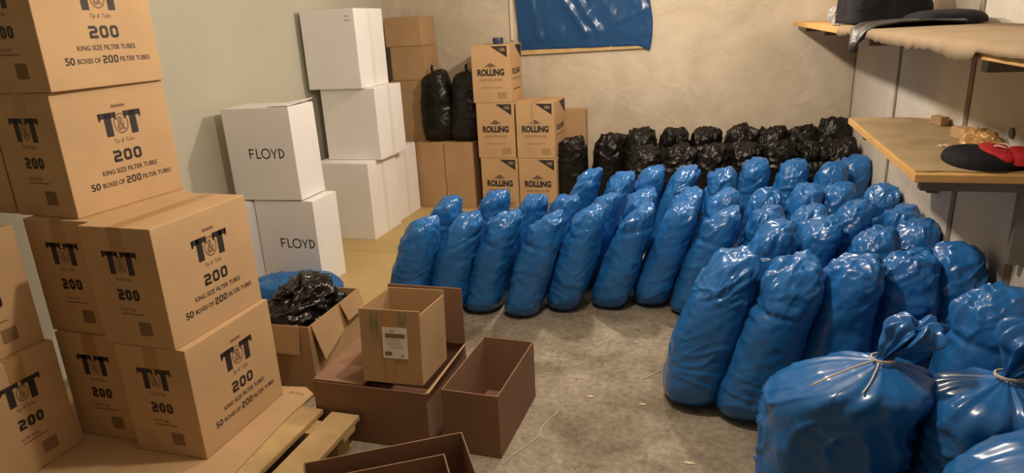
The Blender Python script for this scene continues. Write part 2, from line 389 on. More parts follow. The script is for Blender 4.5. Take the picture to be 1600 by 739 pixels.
fl = slab('lid_flap', [(w / 2 - .15, -d / 2 + .01, h + .003), (w / 2, -d / 2 + .005, h + .004), (w / 2 + .002, d / 2, h + .022), (w / 2 - .12, d / 2, h + .006)], .004, WHITE, f1)
ws = box_obj('styrofoam_block', (-.07, -.12, 0), (.07, .12, .58), WHITE, bevel=.03)
ws.location = (-2.945, 3.62, .006)
tag(ws, 'narrow white upright packet squeezed between the lower FLOYD carton and the left wall', 'packet')

# ------------------------------------------------------------------ plain white cartons by the back wall
def white_carton(w, d, h, loc, rz, label, marks=False, ry=0):
    root = empty('white_carton', loc, rz); root.rotation_euler = (0, ry, rz); carton_body(root, w, d, h, WHITE, .006)
    bm = bmesh.new(); add_box(bm, (w / 2 - .0002, -.028, .0), (w / 2 + .0007, .028, h)); add_box(bm, (-w / 2, -.028, h), (w / 2, .028, h + .0007))
    from_bm('packing_tape', bm, mat('white_tape', (.80, .78, .75), .22), root)
    if marks:
        p = Print((-w / 2, -d / 2, 0), (1, 0, 0), (0, 0, 1), (0, -1, 0))
        p.text('TIPS', w * .86, h - .055, .036, .015, 0); p.text('MAXI S', w * .87, h - .083, .052, .014, 0)
        p.build('printed_lettering', root, (INKB,))
    return tag(root, label, 'carton', 'plain white cartons')
white_carton(.475, .475, .62, (-2.812, 4.808, .006), .0, 'plain white carton on the floor at the front, bottom of the white stack')
white_carton(.475, .475, .62, (-2.850, 5.300, .006), .01, 'plain white carton on the floor behind the front one of the white stack')
white_carton(.47, .46, .555, (-2.755, 4.935, .6275), .0, 'plain white carton in the middle of the white stack')
white_carton(.455, .46, .58, (-2.825, 4.885, 1.184), .01, 'topmost plain white carton with tiny print in its upper corner', True)

# ------------------------------------------------------------------ brown cartons in the back left corner
def brown_carton(w, d, h, loc, rz, label, m=CARDB, tape=True):
    root = empty('cardboard_carton', loc, rz); carton_body(root, w, d, h, m, .006)
    if tape:
        bm = bmesh.new(); add_box(bm, (-.025, -d / 2 - .0008, h - .06), (.025, -d / 2 + .0002, h)); add_box(bm, (-.025, -d / 2, h), (.025, d / 2, h + .0008))
        from_bm('packing_tape', bm, TAPE, root)
    return tag(root, label, 'carton', 'plain brown cartons in the back left corner')
brown_carton(.272, .42, .60, (-2.500, 5.79, .006), 0, 'tall plain brown carton on the floor, left of the pair under the black sacks')
brown_carton(.272, .42, .60, (-2.222, 5.79, .006), 0, 'tall plain brown carton on the floor, right of the pair under the black sacks')
brown_carton(.32, .30, .57, (-2.805, 5.93, .006), 0, 'brown carton on the floor behind the white stack')
brown_carton(.30, .30, .565, (-2.74, 5.88, .584), 0, 'brown carton standing upright behind the black sacks', CARDB, False)
brown_carton(.335, .30, .295, (-2.71, 5.90, 1.151), .02, 'brown carton with a shiny tape spot, under the top brown one')
brown_carton(.36, .30, .255, (-2.735, 5.90, 1.448), -.01, 'topmost brown carton of the corner stack', CARDB, False)
cs = brown_carton(.34, .10, .84, (-1.31, 6.04, .0), 0, 'flat brown carton standing against the back wall behind the ROLLING cartons', CARDB, False)

# ------------------------------------------------------------------ ROLLING cartons
RW, RD, RH = .338, .40, .478
def make_rolling():
    root = empty('cardboard_carton'); carton_body(root, RW, RD, RH, CARD2, .005)
    p = Print((-RW / 2, -RD / 2, 0), (1, 0, 0), (0, 0, 1), (0, -1, 0))
    q = Print(p.o, p.u, p.v, p.n); tl = Print(p.o, p.u, p.v, p.n); bc = Print(p.o, p.u, p.v, p.n)
    q.poly([(RW * .52, RH - .012), (RW - .02, RH - .012), (RW - .02, RH - .105)], 0)
    q.off = .0014; q.text('100', RW * .82, RH - .042, .050, .026, 2, .01, -.3)
    tl.text('ROLLING', RW * .5, RH * .53, RW * .70, .058, 0, .055)
    q2 = 0
    p.text('KING SIZE FILTER', RW * .5, RH * .40, RW * .60, .020, 1, .01)
    tl.poly([(RW * .33, RH * .625), (RW * .67, RH * .625), (RW * .5, RH * .70)], 1); tl.ring(RW * .5, RH * .645, .017, .005, 0, 16)
    p.text('FINEST TOBACCO - CARTONS', RW * .5, RH * .265, RW * .55, .011, 1)
    a, b_ = RW * .66, RH * .08
    for r in ((a, b_, a + .075, b_ + .004), (a, b_ + .045, a + .075, b_ + .049), (a, b_, a + .004, b_ + .049), (a + .071, b_, a + .075, b_ + .049)): bc.rect(*r, 1)
    for k in range(8): bc.rect(a + .009 + k * .0075, b_ + .009, a + .012 + k * .0075, b_ + .040, 1)
    p.build('printed_caption', root, (INK, INKB)); q.build('corner_triangle', root, (INK, INKB, CARD2)); tl.build('printed_title', root, (INK, INKB)); bc.build('printed_stamp', root, (INK, INKB))
    p = Print((RW / 2, -RD / 2, 0), (0, 1, 0), (0, 0, 1), (1, 0, 0))
    q = Print(p.o, p.u, p.v, p.n); q.poly([(RD * .45, RH - .012), (RD - .02, RH - .012), (RD - .02, RH - .13)], 0); q.build('corner_triangle', root, (INK,))
    q = Print(p.o, p.u, p.v, p.n); q.text('ROLLING', RD * .5, RH * .53, RD * .6, .05, 0, .05); q.build('printed_title', root, (INK,))
    p.text('KING SIZE FILTER', RD * .5, RH * .40, RD * .6, .02, 1, .01); p.rect(RD * .2, RH * .2, RD * .8, RH * .23, 1)
    p.build('printed_caption', root, (INK, INKB))
    bm = bmesh.new(); add_box(bm, (-.024, -RD / 2, RH), (.024, RD / 2, RH + .0007)); from_bm('packing_tape', bm, TAPE, root)
    return root
r0 = make_rolling(); fr = [True]; RG = 'printed ROLLING cartons by the back wall'
for x, y, lv, rz, lab in ((-1.832, 5.75, 0, 0, 'ROLLING carton on the floor, bottom of the left column of three'),
                          (-1.845, 5.75, 1, .0, 'ROLLING carton in the middle of the left column of three'),
                          (-1.865, 5.75, 2, .02, 'ROLLING carton on top of the left column, highest of all five'),
                          (-1.485, 5.75, 0, 0, 'ROLLING carton on the floor, bottom of the right column of two'),
                          (-1.487, 5.75, 1, -.02, 'ROLLING carton on top of the right column with shiny clear tape down its front')):
    o = place(r0, fr, (x, y, .001 + lv * .4795), rz, lab, 'carton', RG)
bm = bmesh.new(); add_box(bm, (-.030, -RD / 2 - .0022, RH - .20), (-.012, -RD / 2 - .0014, RH)); from_bm('clear_tape', bm, CLEART, o)
bm = bmesh.new(); bmesh.ops.create_cone(bm, segments=24, radius1=.045, radius2=.045, depth=.05, cap_ends=True)
tr = from_bm('tape_roll', bm, mat('dark_blue_tape', (.03, .04, .09), .3), None, True, .004); tr.location = (-1.83, 5.70, 1.4395 + .026)
tag(tr, 'dark blue tape roll lying on the highest ROLLING carton', 'tape roll')

# ------------------------------------------------------------------ open boxes
def open_box(name, w, d, h, m, th=.005, sides='flbr', tops=None):
    """open-topped carton body: four walls and a bottom, one mesh, walls optionally lower"""
    bm = bmesh.new(); tops = tops or {}
    add_box(bm, (-w / 2, -d / 2, 0), (w / 2, d / 2, th))
    H = lambda k: tops.get(k, h)
    add_box(bm, (-w / 2, -d / 2, th), (w / 2, -d / 2 + th, H('f'))); add_box(bm, (-w / 2, d / 2 - th, th), (w / 2, d / 2, H('b')))
    add_box(bm, (-w / 2, -d / 2 + th, th), (-w / 2 + th, d / 2 - th, H('l'))); add_box(bm, (w / 2 - th, -d / 2 + th, th), (w / 2, d / 2 - th, H('r')))
    return from_bm('box_body', bm, m, name, bevel=.0012)
# right hand open box
t = empty('open_box', (-.857, 2.335, 0), .03); tag(t, 'empty open brown box standing alone on the concrete, right of the box cluster', 'box', 'opened brown boxes on the floor')
t.rotation_euler = (0, 0, -.03)
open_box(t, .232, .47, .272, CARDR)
# bottom front open box with smaller one inside
ex, ey = Vector((.85, .527, 0)).normalized(), Vector((-.527, .85, 0)).normalized()
fc = Vector((-.935, 1.575, 0)); 
t = empty('open_box', fc, .555); tag(t, 'large open brown box at the bottom edge of the picture, holding a smaller box', 'box', 'opened brown boxes on the floor')
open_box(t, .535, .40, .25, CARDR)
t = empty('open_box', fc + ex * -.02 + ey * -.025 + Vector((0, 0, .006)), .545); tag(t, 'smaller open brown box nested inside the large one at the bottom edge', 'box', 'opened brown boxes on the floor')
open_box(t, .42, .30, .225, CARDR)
# middle box with raised back flap
t = empty('open_box', (-1.285, 2.30, 0), -.0); tag(t, 'low wide brown box with raised back flap, carrying the labelled box', 'box', 'opened brown boxes on the floor')
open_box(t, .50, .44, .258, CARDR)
b = box_obj('back_flap', (-.095, .205, .26), (.255, .21, .525), CARDR, t, .0012)
box_obj('top_flap', (-.249, -.215, .260), (-.02, .20, .265), CARDR, t, .0012)
slab('right_flap', [(.25, -.218, .258), (.25, .19, .258), (.262, .19, .275), (.258, -.218, .262)], .004, CUT, t)
# labelled box
t = empty('open_box', (-1.145, 2.222, .20), .03); t.rotation_euler = (-.09, 0, .04)
tag(t, 'open brown box with white shipping label, perched in the low wide box', 'box', 'opened brown boxes on the floor')
t.location = (-1.178, 2.222, .273)
open_box(t, .25, .27, .30, CARDB, tops={'r': .285, 'b': .305})
p = Print((-.125, -.135, 0), (1, 0, 0), (0, 0, 1), (0, -1, 0), .0012)
p.rect(.098, .0, .142, .30, 0); p.build('packing_tape', t, (TAPE,))
p = Print((-.125, -.135, 0), (1, 0, 0), (0, 0, 1), (0, -1, 0), .0022)
p.rect(.093, .105, .197, .232, 0)
lb = p.build('shipping_label', t, (PAPER,)); lb['label'] = 'white shipping label'
p = Print((-.125, -.135, 0), (1, 0, 0), (0, 0, 1), (0, -1, 0), .0028)
p.text('SAZ', .135, .216, .022, .009, 0); p.rect(.105, .189, .187, .206, 1)
for i, yy in enumerate((.180, .170, .162, .150)): p.text('5 FILTER BOX', .135 + .005 * i, yy, .06, .005, 1)
q = p.build('printed_lettering', lb, (INK, INKB)); p = Print((-.125, -.135, 0), (1, 0, 0), (0, 0, 1), (0, -1, 0), .0028)
p.rect(.101, .117, .130, .132, 1); p.text('24', .172, .119, .014, .010, 0)
q = p.build('printed_lettering', lb, (INK, INKB)); q.parent = lb
p = Print((-.125, -.135, 0), (1, 0, 0), (0, 0, 1), (0, -1, 0), .0026)
def vtext(p, s, cu, cv, w, h):   # lettering running up the side
    u, v = p.u, p.v; o = p.o.copy(); p.o = o + u * cu + v * cv; p.u, p.v = v, -u; p.text(s, 0, 0, w, h, 0, .02); p.u, p.v, p.o = u, v, o
vtext(p, 'A PRODUCT', .052, .245, .09, .014); vtext(p, 'OF INTERNA', .074, .235, .11, .014); p.build('green_lettering', t, (GREENINK,)); p = Print((-.125, -.135, 0), (1, 0, 0), (0, 0, 1), (0, -1, 0), .0026); vtext(p, 'USE ONLY', .17, .265, .06, .014); vtext(p, 'TOOL', .19, .27, .05, .012)
p.build('green_lettering', t, (GREENINK,))
# box with black plastic in it
t = empty('open_box', (-1.90, 2.60, 0), .02); tag(t, 'open brown box with torn outer flaps, stuffed with black plastic', 'box', 'opened brown boxes on the floor')
open_box(t, .34, .47, .345, CARDB)
slab('front_flap', [(-.165, -.238, .343), (.12, -.238, .343), (.118, -.262, .215), (-.165, -.262, .215)], .005, CARDB, t)
slab('right_flap', [(.172, -.215, .346), (.172, .02, .346), (.205, .0, .225), (.215, -.20, .17)], .005, CARDB, t)
slab('corner_flap', [(.172, .04, .346), (.172, .235, .346), (.20, .23, .25), (.195, .07, .24)], .005, CARDB, t)

# ------------------------------------------------------------------ bags
def bag_mesh(seed, rx, ry, h, lx=0, ly=0, NZ=84, NA=96, crump=1.0, tuft=None, rough=1.0, shoulder=.44):
    rnd = random.Random(seed); off = Vector((rnd.uniform(0, 90), rnd.uniform(0, 90), rnd.uniform(0, 90)))
    a0 = tuft if tuft is not None else rnd.uniform(-PI, PI)
    # profile, resampled by arc length
    prof = []
    for i in range(400):
        f = -PI / 2 + PI * i / 399; c, s_ = math.cos(f), math.sin(f)
        if s_ < 0: r = max(c, 0) ** .35; z = .22 - .22 * abs(s_) ** .75
        else: r = max(c, 0) ** shoulder; z = .22 + .78 * s_ ** .92
        prof.append((r, z))
    d = [0]
    for a, b_ in zip(prof, prof[1:]): d.append(d[-1] + math.hypot((b_[0] - a[0]) * rx, (b_[1] - a[1]) * h))
    res = []; j = 0
    for i in range(1, NZ):
        t = d[-1] * i / NZ
        while d[j + 1] < t: j += 1
        k = (t - d[j]) / (d[j + 1] - d[j]); res.append((prof[j][0] + k * (prof[j + 1][0] - prof[j][0]), prof[j][1] + k * (prof[j + 1][1] - prof[j][1])))
    vs = []; fs = []
    slant = rnd.uniform(.02, .07) * (1 if h < .72 else .5); sl_a = rnd.uniform(-.9, .9)
    fold_a = rnd.uniform(-.6, .6); fold_z = rnd.uniform(.70, .82)
    for r, z in res:
        top = sm(.60, .95, z); side = 1 - top; low = sm(.0, .16, z)
        wz = .93 + .07 * sm(0, .25, z) + .02 * math.sin(z * 6 + seed)
        for k in range(NA):
            a = 2 * PI * k / NA; ca, sa = math.cos(a), math.sin(a)
            q = 2.5; rr = (abs(ca) ** q + abs(sa) ** q) ** (-1 / q)
            x, y, zz = rx * r * wz * rr * ca, ry * r * wz * rr * sa, h * z
            P = Vector((x, y, zz)) + off
            n = .014 * noise.noise(P * 7)
            # crumpled top
            W_ = P + Vector((noise.noise(P * 9), noise.noise(P * 9 + Vector((7, 3, 1))), noise.noise(P * 9 + Vector((1, 8, 4))))) * .035
            dv = noise.voronoi(W_ * 11)[0]
            n += crump * top * .020 * (.45 - dv[0])
            n += crump * top * (.013 * (max(0, 1 - abs(noise.noise(W_ * 13)) * 3.5)) + .006 * max(0, 1 - abs(noise.noise(W_ * 27)) * 3.5))
            # creases round the sides
            Q = Vector((P.x * 5, P.y * 5, P.z * 19 + 2.2 * noise.noise(P * 4)))
            cr = 1 - min(1, abs(noise.noise(Q)) * 4)
            n += rough * side * low * .0065 * cr * cr * sm(-.25, .25, noise.noise(P * 5))
            n += rough * side * low * .004 * noise.noise(P * 26)
            # folded over flap with one sharp crease
            fz = fold_z + .06 * math.cos(a - a0) * (1 + fold_a); e = (z - fz) / .022
            n -= crump * .012 * math.exp(-e * e) * (.5 + .5 * math.cos(a - a0))
            # tuft
            g = math.exp(-((z - .90) / .05) ** 2) * math.exp(-((math.atan2(math.sin(a - a0), math.cos(a - a0))) / .42) ** 2)
            n += crump * .030 * g * (.7 + .5 * math.sin(a * 14 + seed))
            L_ = math.hypot(ca / rx, sa / ry); nx, ny = ca / rx / L_, sa / ry / L_
            up = sm(.72, 1.0, z)
            zz += h * slant * (x / rx * math.cos(sl_a) + y / ry * math.sin(sl_a)) * sm(.55, 1, z)
            x += n * nx * (1 - up * .6); y += n * ny * (1 - up * .6); zz += n * up
            # two squeezed bottom corners
            crn = math.exp(-(z / .07) ** 2); x *= 1 + .07 * crn * ca * ca; y *= 1 - .18 * crn
            b_ = z ** 1.15
            vs.append((x + lx * b_, y + ly * b_, max(0, zz)))
    NR = len(res)
    for i in range(NR - 1):
        for k in range(NA):
            k2 = (k + 1) % NA; fs.append((i * NA + k, i * NA + k2, (i + 1) * NA + k2, (i + 1) * NA + k))
    vs.append((0, 0, 0)); bi = len(vs) - 1
    tz = sum(v[2] for v in vs[(NR - 1) * NA:NR * NA]) / NA; vs.append((lx, ly, tz)); ti = len(vs) - 1
    for k in range(NA):
        k2 = (k + 1) % NA; fs.append((bi, k2, k)); fs.append((ti, (NR - 1) * NA + k, (NR - 1) * NA + k2))
    me = bpy.data.meshes.new('sack'); me.from_pydata(vs, [], fs)
    for p_ in me.polygons: p_.use_smooth = True
    return me

ORD = ['', 'first', 'second', 'third', 'fourth', 'fifth', 'sixth', 'seventh']
# blue sacks: (top pixel x, y, assumed top height, lean x, label)
BG = 'full blue plastic sacks standing on the floor'
HT = .59
rowA = [(663, 341), (729, 335), (791, 330), (857, 333), (922, 326), (998, 322), (1064, 318)]
rowB = [(702, 309), (776, 300), (835, 304), (886, 304), (948, 302), (1006, 297), (1076, 296)]
rowC = [(922, 265), (973, 268), (1021, 261), (1070, 262)]
bags = []
for i, (x, y) in enumerate(rowA): bags.append((x, y, .118, .165, .20, 'blue sack leaning right, %s from the left in the front row' % ORD[i + 1]))
for i, (x, y) in enumerate(rowB): bags.append((x, y, .116, .155, .18, 'blue sack, %s from the left in the second row behind the leaning front row' % ORD[i + 1]))
for i, (x, y) in enumerate(rowC): bags.append((x, y, .116, .165, .14, 'blue sack, %s from the left in the rear row before the black sacks' % ORD[i + 1]))
cols = [('fifth column from the right wall', [(1141, 390, .17), (1128, 326, .24), (1130, 300, .16), (1130, 262, .1)]),
        ('fourth column from the right wall', [(1238, 402, .17), (1210, 347, .14), (1197, 323, .1), (1197, 294, .1), (1181, 248, .08)]),
        ('third column from the right wall', [(1331, 398, .12), (1282, 340, .12), (1263, 322, .1), (1258, 290, .08), (1238, 252, .06)]),
        ('second column from the right wall', [(1418, 389, .06), (1364, 356, .08), (1330, 316, .08), (1308, 288, .06), (1299, 254, .05)]),
        ('column against the right wall', [(1554, 448, .05), (1492, 386, .04), (1445, 346, .03), (1405, 322, .03), (1376, 288, .03), (1346, 244, .03)])]
for cn, lst in cols:
    for j, (x, y, lx) in enumerate(lst):
        bags.append((x, y, .135 if j == 0 else .120, .165 if j < 3 else .16, lx, 'blue sack, %s from the front in the %s' % (ORD[j + 1], cn)))
variants = {}
for i, (x, y, rx, ry, lx, lab) in enumerate(bags):
    key = (i % 16, round(lx, 2) > .11)
    near = y > 380
    if near: me = bag_mesh(300 + i, rx, ry, HT + .09, lx, -.01, 120, 136)
    elif key in variants: me = variants[key]
    else:
        me = bag_mesh(20 + i, .116, .155, HT, .19 if key[1] else .06, -.02); variants[key] = me
    o = bpy.data.objects.new('plastic_sack', me); C.objects.link(o)
    if not me.materials: me.materials.append(BLUE)
    ht = HT + .09 if near else HT
    T = at_z(x, y, ht); mlx = lx if near else (.19 if key[1] else .06)
    o.location = (T.x - mlx * .85, T.y - .03, 0); 
    o.rotation_euler = (0, 0, 0)
    if not near: o.scale = (rx / .12, ry / .16, 1)
    if o.location.x + rx > XR - .03: o.location.x = XR - .03 - rx
    tag(o, lab, 'sack', BG)

# black sacks before the back wall
KG = 'full black plastic sacks along the back wall'
blk = [(900, 213, 'black sack beside the ROLLING cartons, leftmost of the back row'), (953, 214, 'black sack with rounded top, second from the left in the back row'),
       (1003, 206, 'black sack, third from the left in the back row'), (1056, 203, 'black sack, fourth from the left in the back row'),
       (1107, 202, 'black sack, fifth from the left in the back row'), (1160, 203, 'black sack, fourth from the right wall in the back row'),
       (1210, 204, 'black sack, third from the right wall in the back row'), (1260, 201, 'black sack, second from the right wall in the back row'),
       (1306, 190, 'tallest black sack in the corner of back and right wall')]
blk2 = [(1010, 234, 'black sack, leftmost of the second black row'), (1064, 233, 'black sack, second from the left in the second black row'),
        (1118, 230, 'black sack, third from the left in the second black row'), (1172, 226, 'black sack, fourth from the left in the second black row'),
        (1225, 224, 'black sack, fifth from the left in the second black row'), (1278, 224, 'black sack next to the last of the second black row'),
        (1330, 222, 'black sack touching the right wall in the second black row')]
kv = [bag_mesh(700 + k, .146, .15, .62, .02, .0, 90, 104, 1.7, shoulder=.34) for k in range(7)]
for m_ in kv: m_.materials.append(BLACK)
for i, (x, y, lab) in enumerate(blk):
    Y = 5.92 if i > 0 else 5.74
    P = at_y(x, y, 5.85)
    o = bpy.data.objects.new('plastic_sack', kv[i % 7]); C.objects.link(o)
    o.location = (P.x - .03, Y, 0); o.scale = (1.0, 1.0, P.z / .63); o.rotation_euler = (0, 0, [0, PI][i % 2] * 0 + .1 * math.sin(i * 3))
    if o.location.x > XR - .17: o.location.x = XR - .17
    tag(o, lab, 'sack', KG)
for i, (x, y, lab) in enumerate(blk2):
    P = at_y(x, y, 5.45)
    o = bpy.data.objects.new('plastic_sack', kv[(i * 3 + 2) % 7]); C.objects.link(o)
    o.location = (min(P.x - .03, XR - .17), 5.50, 0); o.scale = (1, 1, P.z / .63); o.rotation_euler = (0, 0, .12 * math.sin(i * 5 + 1))
    tag(o, lab, 'sack', KG)
# two black sacks on the brown cartons
for i, (x, lab) in enumerate(((-2.43, 'left one of two black sacks standing on the plain brown cartons'), (-2.175, 'right one of two black sacks standing on the plain brown cartons'))):
    me = bag_mesh(810 + i, .158, .145, .61, [-.03, .03][i], 0, 90, 100, .7, rough=1.5, shoulder=.36); me.materials.append(BLACK)
    root = empty('plastic_sack', (x, 5.75, .608)); tag(root, lab, 'sack', 'pair of black sacks on the brown cartons')
    link('sack_body', me, root)
    ex_ = [-.05, .02][i]
    tube('tied_ear', [(ex_, -.02, .56), (ex_ + .01, -.02, .61), (ex_ + .005, -.02, .645), (ex_ + .012, -.02, .672)], .013, BLACK, root)

# tied front sacks
def tied_mesh(seed, rx, ry, h, knot, tuft_h, tuft_r, lean, NZ=130, NA=160, pleats=11, knd=.022):
    rnd = random.Random(seed); off = Vector((rnd.uniform(0, 90),) * 3)
    key = [(0, 0), (.80, 0.0), (.93, .04), (1, .16), (1.0, .45), (1.0, .76), (.95, .86), (.76, .925), (.42, .965), (.17, .99), (knd / rx, 1.0), (knd / rx, 1.02)]
    pr = [(a * rx, b_ * h) for a, b_ in key]
    pr += [(tuft_r * .55, h * 1.02 + tuft_h * .30), (tuft_r * .95, h * 1.02 + tuft_h * .62), (tuft_r * 1.05, h * 1.02 + tuft_h * .85), (tuft_r * .8, h * 1.02 + tuft_h), (tuft_r * .3, h * 1.02 + tuft_h * .82), (.001, h * 1.02 + tuft_h * .55)]
    d = [0]
    for a, b_ in zip(pr, pr[1:]): d.append(d[-1] + math.hypot(b_[0] - a[0], b_[1] - a[1]))
    vs = []; fs = []; j = 0; pts = []
    for i in range(1, NZ):
        t = d[-1] * i / NZ
        while j < len(d) - 2 and d[j + 1] < t: j += 1
        k = (t - d[j]) / (d[j + 1] - d[j]); i0 = max(j - 1, 0); i3 = min(j + 2, len(pr) - 1)
        def cr(a, b_, c, e): return .5 * ((2 * b_) + (-a + c) * k + (2 * a - 5 * b_ + 4 * c - e) * k * k + (-a + 3 * b_ - 3 * c + e) * k ** 3)
        pts.append((max(.0005, cr(pr[i0][0], pr[j][0], pr[j + 1][0], pr[i3][0])), max(0, cr(pr[i0][1], pr[j][1], pr[j + 1][1], pr[i3][1])), t / d[-1]))
    ph = [rnd.uniform(0, 6.28) for _ in range(4)]
    zk = h
    for r, z, s_ in pts:
        zr = z / h
        near = sm(.62, .97, zr); isT = zr > 1.015
        blend = sm(.80, 1.0, zr)
        for k in range(NA):
            a = 2 * PI * k / NA; ca, sa = math.cos(a), math.sin(a)
            q = 3.2; rr = (abs(ca) ** q + abs(sa) ** q) ** (-1 / q); rr = rr * (1 - blend) + blend
            asp = ry / rx * (1 - blend) + blend
            x, y = r * rr * ca, r * rr * sa * asp
            P = Vector((x, y, z)) + off
            pl_ = math.sin(a * pleats + ph[0] + 1.2 * math.sin(a * 3 + ph[1])) * .6 + .4 * math.sin(a * (pleats + 6) + ph[2])
            amp = near * min(r, .08) * (.05 + .30 * abs(noise.noise(Vector((ca * 1.3, sa * 1.3, seed))))) if not isT else r * .28
            n = amp * pl_
            n += .022 * noise.noise(P * 5) * (1 - near * .6)
            Q = Vector((P.x * 4, P.y * 4, P.z * 10 + 3 * noise.noise(P * 3)))
            c1 = 1 - min(1, abs(noise.noise(Q)) * 3); n += .019 * c1 * c1 * (1 - near) * sm(0, .15, zr)
            D = Vector((P.x * 9 + P.z * 9, P.y * 9, P.z * 4)); c2 = 1 - min(1, abs(noise.noise(D)) * 3.4); n += .010 * c2 * c2 * (1 - near * .5) * sm(0, .1, zr)
            if isT: n += .02 * noise.noise(P * 18)
            x += n * ca; y += n * sa
            kx, ky = knot; w_ = sm(.70, 1.0, zr)
            lz = max(0, z - h)
            zz = z - .05 * (1 - abs(ca)) * 0
            if isT: zz += .012 * math.sin(a * 5 + ph[3]) * sm(0, tuft_h, lz)
            vs.append((x + kx * w_ + lean[0] * lz, y + ky * w_ + lean[1] * lz, max(0, zz)))
    NR = len(pts)
    for i in range(NR - 1):
        for k in range(NA):
            k2 = (k + 1) % NA; fs.append((i * NA + k, i * NA + k2, (i + 1) * NA + k2, (i + 1) * NA + k))
    fs.append(tuple(range(NA))[::-1]); fs.append(tuple((NR - 1) * NA + k for k in range(NA)))
    me = bpy.data.meshes.new('tied_sack'); me.from_pydata(vs, [], fs)
    for p_ in me.polygons: p_.use_smooth = True
    me.materials.append(BLUE2); return me
def tied_sack(loc, rz, seed, rx, ry, h, knot, th, tr_, lean, label, ends, **kw):
    root = empty('tied_sack', loc, rz); tag(root, label, 'sack', 'string-tied blue sacks at the front')
    link('sack_body', tied_mesh(seed, rx, ry, h, knot, th, tr_, lean, **kw), root)
    kx, ky = knot; pts = []
    for k in range(40): a = 2 * PI * k / 20; pts.append((kx + .030 * math.cos(a), ky + .030 * math.sin(a), h * 1.005 + .004 * k / 20))
    tube('string', pts, .0028, STRING, root, 6)
    for e in ends: tube('string_end', e, .0026, STRING, root, 6)
    return root
def arc(p0, p1, sag, n=8):
    p0, p1 = Vector(p0), Vector(p1); return [tuple(p0.lerp(p1, i / n) + Vector((0, -abs(sag) * .6, -sag)) * math.sin(PI * i / n)) for i in range(n + 1)]
tied_sack((.380, 1.98, 0), .0, 11, .190, .15, .625, (.10, -.02), .11, .060, (.75, .0), 'string-tied blue sack in the front, left of the other two, knot leaning right',
          [arc((.075, -.045, .635), (-.10, -.16, .60), -.01), arc((.085, -.05, .63), (.03, -.15, .585), .008)], pleats=9)
tied_sack((.765, 1.93, 0), .1, 12, .175, .15, .635, (.0, -.03), .13, .095, (.8, .1), 'string-tied blue sack with a big ruffled neck, between its neighbour and the right wall',
          [arc((.02, -.05, .645), (.10, -.14, .60), .0)], pleats=13)
tied_sack((.770, 1.56, 0), -.1, 13, .21, .13, .675, (.09, .0), .10, .06, (.3, 0), 'string-tied blue sack in the bottom right corner of the picture',
          [arc((.07, -.02, .685), (-.02, -.06, .69), -.015), arc((.06, -.03, .68), (.05, -.12, .66), .0)], pleats=10)

# a limp blue bag on the floor by the FLOYD carton, black plastic in the box
def pile(name, rx, ry, h, seed, m, parent=None, amp=.02, freq=9, q=2.4, NA=80, NR=54, flat=.5, sharp=1):
    rnd = random.Random(seed); off = Vector((rnd.uniform(0, 80),) * 3); vs = []; fs = []
    for i in range(1, NR + 1):
        s_ = i / NR
        if s_ < .2: r, z = s_ / .2, 0
        else: t_ = (s_ - .2) / .8 * PI / 2; r, z = max(.015, math.cos(t_) ** flat if i < NR else .015), math.sin(t_) ** .85
        for k in range(NA):
            a = 2 * PI * k / NA; ca, sa = math.cos(a), math.sin(a); rr = (abs(ca) ** q + abs(sa) ** q) ** (-1 / q)
            P = Vector((rx * r * rr * ca, ry * r * rr * sa, h * z)); Q = P + off
            W_ = Q + Vector((noise.noise(Q * 8), noise.noise(Q * 8 + Vector((5, 5, 5))), 0)) * .05
            dv = noise.voronoi(W_ * freq)[0]; n = amp * (1.5 * (.45 - dv[0]) * sharp + noise.noise(Q * freq * .6))
            n += amp * sharp * (.9 * max(0, 1 - abs(noise.noise(W_ * freq * 1.1)) * 3.4) + .45 * max(0, 1 - abs(noise.noise(W_ * freq * 2.3)) * 3.4))
            N = Vector((P.x / rx ** 2, P.y / ry ** 2, (P.z - h * .4) / h ** 2)).normalized()
            P += N * n * sm(0, .25, z); P.z = max(0, P.z); vs.append(tuple(P))
    for i in range(NR - 1):
        for k in range(NA):
            k2 = (k + 1) % NA; fs.append((i * NA + k, i * NA + k2, (i + 1) * NA + k2, (i + 1) * NA + k))
    fs.append(tuple(range(NA))[::-1]); fs.append(tuple((NR - 1) * NA + k for k in range(NA)))
    me = bpy.data.meshes.new(name); me.from_pydata(vs, [], fs)
    for p_ in me.polygons: p_.use_smooth = True
    return link(name, me, parent, (m,))
o = pile('plastic_sack', .30, .17, .15, 3, BLUE2, amp=.012, freq=9, q=5); o.location = (-2.52, 3.36, .0075); o.rotation_euler = (0, 0, .25)
tag(o, 'limp blue plastic sack lying flat in front of the lower FLOYD carton', 'sack')
o = pile('black_plastic_bundle', .150, .21, .45, 5, BLACKS, amp=.034, freq=13, q=3, NA=120, NR=80, flat=.5); o.location = (-1.90, 2.60, .006)
for v in o.data.vertices:
    if v.co.z < .36: v.co.x = max(-.160, min(.160, v.co.x)); v.co.y = max(-.225, min(.225, v.co.y))
tag(o, 'crumpled black plastic bundle bulging out of the open brown box', 'plastic bundle')

